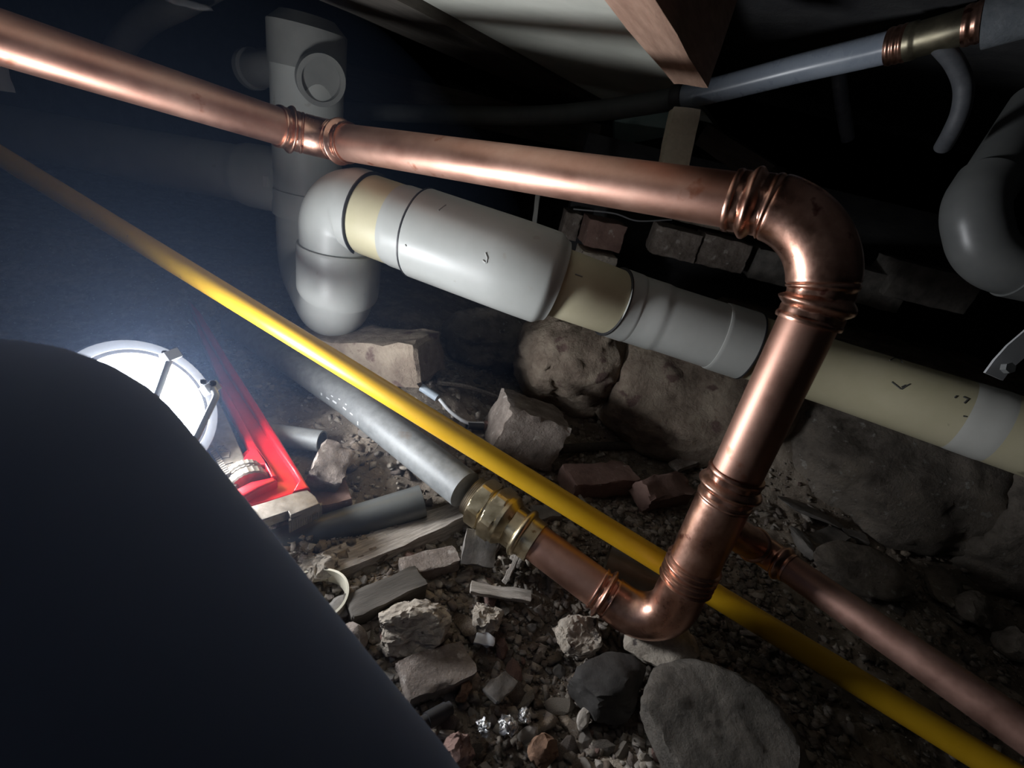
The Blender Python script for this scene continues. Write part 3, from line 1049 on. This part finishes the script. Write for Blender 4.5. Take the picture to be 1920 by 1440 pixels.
# white plastic hoop
hc = ghit(590, 1120, .015)
rr_ = .034
hoop = [hc + Vector((math.cos(t) * rr_ * 1.15, math.sin(t) * rr_, .004 * math.sin(2 * t))) for t in np.linspace(0, 2 * PI, 60)]
v, f = [], []
for i, p in enumerate(hoop):
    o_ = (p - hc).normalized()
    for a, b in ((-.0015, -.011), (.0015, -.011), (.0015, .011), (-.0015, .011)):
        v.append(p + o_ * a + Vector((0, 0, b)))
for i in range(len(hoop) - 1):
    for k in range(4):
        f.append((i * 4 + k, i * 4 + (k + 1) % 4, i * 4 + 4 + (k + 1) % 4, i * 4 + 4 + k))
tag(recentre(link('plastic_hoop', pmesh('plastic_hoop', v, f), mat('ivory_plastic', (.62, .58, .46), (.7, .66, .54), 20, .4), None, True, 30)),
    'ivory plastic hoop lying on edge beside the dark cloth', 'hoop')
stone('grey_shard', 'small pale grey shard below the ivory hoop', 'stone', (615, 1150), (660, 1125), .03, .02, SLATE, flat=.5)
stone('pink_stone', 'pinkish pale stone beside the edge of the dark cloth', 'stone', (640, 1195), (690, 1200), .035, .03, BRICKG)
stone('mortar_lump', 'knobbly grey mortar lump with a flat face on the rubble', 'stone', (702, 1186), (836, 1168), .055, .042, MORTAR, rough=.15, sub=5, planes=6)
stone('half_brick', 'worn half brick lying below the knobbly mortar lump', 'brick', (752, 1284), (878, 1240), .045, .022, BRICKG, 'block', jit=.004)
stone('dark_brick', 'dark brick with a pale corner under the weathered timber', 'brick', (752, 1072), (856, 1046), .032, .02, BRICKG, 'block', jit=.003)
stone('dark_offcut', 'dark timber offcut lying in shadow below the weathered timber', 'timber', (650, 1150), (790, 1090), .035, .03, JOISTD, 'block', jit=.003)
stone('square_tile', 'dark square tile fragment leaning under the brass union', 'tile', (865, 1040), (925, 1050), .05, .012, SLATE, 'block', tilt=.7, lift=.02, jit=.002)
stone('flat_sliver', 'long thin pale sliver with a dark hole on the rubble', 'sliver', (880, 1112), (992, 1130), .018, .006, WOOD, 'block', jit=.002, lift=.012)
stone('torn_strip', 'torn pale strip standing on edge below the brass union', 'strip', (945, 1098), (972, 1042), .006, .02, WOOD, 'block', jit=.003, lift=.01)
stone('mossy_stone', 'small greenish grey stone below the long pale sliver', 'stone', (890, 1170), (935, 1150), .035, .03, MORTAR, rough=.2, sub=4)
stone('crumbled_mortar', 'pale crumbling mortar heap under the lower copper bend', 'stone', (1030, 1200), (1135, 1170), .055, .032, MORTAR, rough=.17, sub=5, planes=14)
stone('shade_dark_boulder', 'large stone coloured dark for the shaded hollow below the lower copper bend', 'stone', (1075, 1290), (1215, 1280), .07, .04, SHADED, sub=4, rough=.10)
stone('pitted_stone', 'pale pitted stone directly beneath the copper bend', 'stone', (1180, 1210), (1300, 1215), .06, .04, MORTAR, sub=4, rough=.1)
stone('corner_boulder', 'big flat-topped grey boulder beside the lower end of the yellow pipe', 'stone', (1195, 1395), (1470, 1400), .15, .09, mat('dim_stone', (.09, .08, .068), (.22, .195, .165), 18, .9, None, 0, 1.0, 40, .012), sub=5, rough=.05, planes=6, off=.03, flat=.62)
stone('grey_flake', 'pale grey flake over a dark hollow in the rubble', 'flake', (915, 1320), (955, 1280), .022, .006, SLATE, 'block', jit=.003, lift=.012)
stone('pale_curl', 'small pale curl of plastic on the crumbly rubble', 'scrap', (888, 1205), (925, 1212), .012, .006, WHITE, 'block', jit=.003, lift=.01)
stone('wedge_stone', 'upright pale wedge stone beside the red wrench head', 'stone', (600, 915), (630, 850), .05, .05, BRICKG, 'block', jit=.005, off=.03, tilt=.35)
stone('flat_brick', 'brownish flat brick just beyond the red wrench head', 'brick', (565, 950), (655, 925), .05, .025, BRICK, 'block', jit=.003)
p1 = ghit(490, 812, .02)
p2 = ghit(604, 828, .02)
tag(tube('stub_pipe', resample([p1, p2], .01), .019, STEEL, None, 32, bore=.016), 'short grey pipe stub with a dark open end beside the wrench', 'pipe')
# the notched block
stone('notched_block', 'square notched block standing between the yellow pipe and the footing', 'block', (928, 785), (1036, 822), .10, .10, BRICKG, 'block', jit=.006, off=.05, tilt=-.12)
stone('round_pebble', 'small tan stone touching the side of the notched block', 'stone', (905, 800), (935, 798), .026, .024, BRICK)
def curve_thing(name, label, cat, pix, r, m, off=.006, bore=None, seg=14):
    pts = [ghit(x, y, off) for x, y in pix]
    pts = spline(pts, .003) if len(pts) > 2 else resample(pts, .003)
    return tag(recentre(tube(name, pts, r, m, None, seg, bore=bore)), label, cat)
curve_thing('blue_plug', 'short pale blue plastic plug on the rubble', 'plug', [(790, 726), (820, 746)], .0075, mat('pale_blue_plastic', (.40, .48, .56), (.48, .55, .62), 20, .4), .012)
curve_thing('white_wire', 'thin white wire curving from the pale blue plug', 'wire', [(824, 748), (845, 772), (875, 792), (906, 794)], .0035, WHITE, .012)
curve_thing('wood_strip', 'long pale wood strip on the rubble behind the notched block', 'strip', [(822, 718), (870, 724), (915, 738), (952, 752)], .0045, WOOD, .01, seg=6)
curve_thing('ring_tube', 'tiny tube with a pale ring end beside the tan stone', 'tube', [(876, 798), (905, 800)], .007, BLACKR, .01, .0055)
curve_thing('wood_splinter', 'upright pale wood splinter on the dark dirt beyond the yellow pipe', 'splinter', [(1064, 892), (1080, 920), (1100, 950)], .004, WOOD, .01, seg=6)
curve_thing('wire_scrap', 'tiny bright curl of wire beside the far end of the wrench handle', 'wire', [(354, 600), (372, 622), (382, 640), (376, 650)], .0022, WHITE, .012, seg=8)
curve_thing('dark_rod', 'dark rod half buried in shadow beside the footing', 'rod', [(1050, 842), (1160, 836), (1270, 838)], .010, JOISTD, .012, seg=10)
stone('white_chip', 'tiny bright white chip on dark dirt near the splinter', 'chip', (1045, 918), (1056, 920), .01, .008, PRINT, sub=2)
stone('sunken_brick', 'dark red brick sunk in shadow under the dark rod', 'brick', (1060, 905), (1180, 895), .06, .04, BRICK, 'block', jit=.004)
stone('broken_brick', 'broken reddish brick beside the copper upright', 'brick', (1200, 930), (1283, 915), .05, .045, BRICK, 'block', jit=.007, tilt=.3)
stone('tile_shard', 'pale tile shard leaning on the broken reddish brick', 'tile', (1255, 890), (1320, 862), .03, .010, BRICKG, 'block', jit=.002, lift=.02)
stone('pale_shard', 'pale flat shard in the dirt beside the brass union', 'stone', (1000, 965), (1045, 960), .03, .012, SLATE, 'block', jit=.002)
stone('white_stone', 'small white stone below the yellow pipe near the brass collar', 'stone', (1062, 985), (1085, 1005), .018, .015, MORTAR)
stone('flat_shard', 'broad flat grey shard with a pale broken edge by the bank', 'stone', (1465, 935), (1578, 985), .055, .014, SLATE, 'rock', flat=.5, off=.02, tilt=-.2)
stone('edge_shard', 'narrow upright shard beside the brown copper branch', 'stone', (1480, 990), (1528, 1045), .02, .03, SLATE, 'rock', flat=.6)
stone('bank_shard', 'dull shard leaning below the broad flat shard', 'stone', (1535, 1020), (1575, 1000), .04, .015, SLATE, 'block', jit=.002)
stone('bank_flake', 'two-edged grey flake right of the broad flat shard', 'stone', (1578, 998), (1625, 1012), .025, .01, SLATE, 'block', jit=.002)
stone('bank_stone', 'rounded grey stone on the bank above the brown branch pipe', 'stone', (1545, 1055), (1700, 1085), .09, .06, ROCKG, sub=4)
stone('edge_stone', 'rough stone at the right edge below the bank', 'stone', (1790, 1130), (1860, 1160), .06, .05, ROCKG, sub=4)
stone('corner_stone', 'dim stone fragment near the lower right corner, above the branch pipe', 'stone', (1865, 1195), (1935, 1215), .05, .04, ROCKG)
stone('side_stone', 'dim rough stone right of the rounded grey bank stone', 'stone', (1745, 1060), (1785, 1140), .05, .035, ROCKG)
# can with a pale rim behind the lower copper pipe
p1, p2 = ghit(1138, 1048, .03), ghit(1245, 1092, .03)
tag(recentre(tube('tin_can', resample([p1, p2], .01), .027, mat('dull_tin', (.22, .20, .17), (.32, .29, .25), 20, .4, .5, .4), None, 36, bore=.0255, depth_in=.05)),
    'dull open can lying behind the lower copper pipe, pale rim showing', 'can')
curve_thing('black_stub', 'black pipe stub with a pale ring end near the dark cloth', 'pipe', [(836, 1332), (800, 1352)], .0085, BLACKR, .012, .007, 24)
for k, (x, y, w, lab) in enumerate(((950, 1365, .028, 'crumpled silver foil scrap at the bottom of the rubble'), (985, 1350, .018, 'bright foil fold beside the crumpled silver scrap'),
                                    (905, 1372, .02, 'dull foil scrap left of the crumpled silver scrap'))):
    o = stone('foil_scrap', lab, 'foil', (x - w * 500, y), (x + w * 500, y - 8), w * .7, w * .6, FOIL, rough=.35, sub=4, lift=.004)
stone('rusty_scrap', 'rusty brown scrap at the bottom edge of the rubble', 'scrap', (1000, 1425), (1040, 1390), .03, .02, RUST, rough=.25)
stone('pink_brick_chip', 'pinkish broken brick face beside the cloth at the bottom edge', 'brick', (835, 1400), (885, 1425), .03, .03, BRICK, rough=.15, sub=4)
stone('tan_fragment', 'tan upright fragment near the bottom middle', 'stone', (1085, 1370), (1100, 1330), .012, .016, WOOD)
stone('straw_clump', 'straw coloured clump below the half brick', 'clump', (860, 1310), (880, 1280), .014, .016, RUST, rough=.3)
stone('left_pebble', 'lone tan stone in the lower left corner beyond the dark cloth', 'stone', (-20, 1420), (22, 1425), .03, .02, ROCKB)

# ------------------------------------------------------------------ small rubble
frag = [rock_mesh((1, .75, .5 if k % 2 else .28), 200 + k, 2, 7, .14, .62) for k in range(12)]
fm = [ROCKG, MORTAR, BRICKG, WOOD, ROCKB, SLATE, MORTAR, BRICKG, ROCKG, ROCKB, WOOD, BRICK]
WORDS = {ROCKG.name: ('stone_fragment', 'grey stone fragment'), MORTAR.name: ('mortar_fragment', 'pale mortar fragment'), BRICKG.name: ('brick_fragment', 'dusty grey brick fragment'),
         WOOD.name: ('wood_chip', 'weathered wood chip'), ROCKB.name: ('stone_fragment', 'buff stone fragment'), SLATE.name: ('slate_fragment', 'dark slate fragment'), BRICK.name: ('brick_fragment', 'reddish brick fragment')}
for me_, m_ in zip(frag, fm):
    me_.materials.append(m_)
    me_.polygons.foreach_set('use_smooth', [False] * len(me_.polygons))
cnt = 0
while cnt < 270:
    x, y = rnd.uniform(560, 1900), rnd.uniform(690, 1440)
    if cnt % 3:
        x, y = rnd.uniform(600, 1320), rnd.uniform(1040, 1440)
    p = ghit(x, y)
    if p.y > 1.0 or p.x > 1.0:
        continue
    s = rnd.choice((.008, .010, .012, .014, .018, .024))
    nm_, wd_ = WORDS[fm[cnt % 12].name]
    o = bpy.data.objects.new(nm_, frag[cnt % 12])
    COL.objects.link(o)
    gz = float(ground_fine(np.array([p.x]), np.array([p.y]))[0])
    o.location = (p.x, p.y, gz + s * .15)
    o.scale = (s * rnd.uniform(.8, 1.5), s, s)
    o.rotation_euler = (rnd.uniform(-.7, .7), rnd.uniform(-.7, .7), rnd.uniform(0, 6.28))
    tag(o, 'small broken ' + wd_ + ' scattered on the dirt', 'rubble', 'small ' + wd_ + 's on the dirt')
    cnt += 1

# crumbs and chips that nobody could count
NR = np.random.RandomState(4)
n = 26000
half = n // 2
cx = np.concatenate([NR.uniform(-.75, 1.0, n - half), NR.uniform(-.30, .50, half)])
cy = np.concatenate([NR.uniform(.22, 1.08, n - half), NR.uniform(.20, .72, half)])
keep = ~((cx > -.45) & (cx < -.06) & (cy > .52) & (cy < .78) & (NR.rand(n) < .8))
cx, cy = cx[keep], cy[keep]
n = len(cx)
cz = ground_fine(cx, cy)
cube = np.array([(x, y, z) for x in (-1, 1) for y in (-1, 1) for z in (-1, 1)], float)
cf = np.array([(0, 1, 3, 2), (4, 6, 7, 5), (0, 4, 5, 1), (2, 3, 7, 6), (0, 2, 6, 4), (1, 5, 7, 3)])
sz = .0010 + .0050 * NR.rand(n) ** 4
dm = np.stack([sz * NR.uniform(.8, 2.4, n), sz, sz * NR.uniform(.4, 1, n)], 1)
vv = cube[None] * dm[:, None, :] * NR.uniform(.55, 1.2, (n, 8, 1))
ya, pa = NR.uniform(0, 6.28, n), NR.uniform(-.7, .7, n)
ca, sa, cb, sb = np.cos(ya), np.sin(ya), np.cos(pa), np.sin(pa)
x1, z1 = vv[..., 0] * cb[:, None] - vv[..., 2] * sb[:, None], vv[..., 0] * sb[:, None] + vv[..., 2] * cb[:, None]
x2, y2 = x1 * ca[:, None] - vv[..., 1] * sa[:, None], x1 * sa[:, None] + vv[..., 1] * ca[:, None]
pv = np.stack([x2 + cx[:, None], y2 + cy[:, None], z1 + cz[:, None] + dm[:, 2:3] * .5], -1).reshape(-1, 3)
pf = (cf[None] + (np.arange(n) * 8)[:, None, None]).reshape(-1, 4)
me = bpy.data.meshes.new('gravel')
me.vertices.add(len(pv))
me.vertices.foreach_set('co', pv.ravel())
me.loops.add(pf.size)
me.loops.foreach_set('vertex_index', pf.ravel())
me.polygons.add(len(pf))
me.polygons.foreach_set('loop_start', np.arange(0, pf.size, 4))
for m in (ROCKG, MORTAR, BRICKG, WOOD, ROCKB):
    me.materials.append(m)
me.polygons.foreach_set('material_index', np.repeat(NR.randint(0, 5, n), 6))
me.update(calc_edges=True)
gr = link('gravel', me, None, floor, False)
gr['kind'] = 'stuff'

# blue haze volume added round the lamp to imitate lens glare
bm = bmesh.new()
bmesh.ops.create_icosphere(bm, subdivisions=4, radius=1)
for v in bm.verts:
    v.co = Vector((v.co.x * .75, v.co.y * .62, v.co.z * .50))
me = bpy.data.meshes.new('glare_haze')
bm.to_mesh(me)
bm.free()
hz = link('glare_haze', me, None)
hz.location = (-.72, .72, .24)
hm = bpy.data.materials.new('glare_volume')
hm.use_nodes = True
hn = hm.node_tree
hn.nodes.clear()
ho = hn.nodes.new('ShaderNodeOutputMaterial')
vs_ = hn.nodes.new('ShaderNodeVolumeScatter')
vs_.inputs['Color'].default_value = (.45, .62, 1, 1)
vs_.inputs['Density'].default_value = HAZE
vs_.inputs['Anisotropy'].default_value = .3
hn.links.new(vs_.outputs[0], ho.inputs['Volume'])
hz.data.materials.append(hm)
hz['kind'] = 'stuff'
tag(hz, 'bluish haze added around the work lamp in place of lens glare', 'haze')
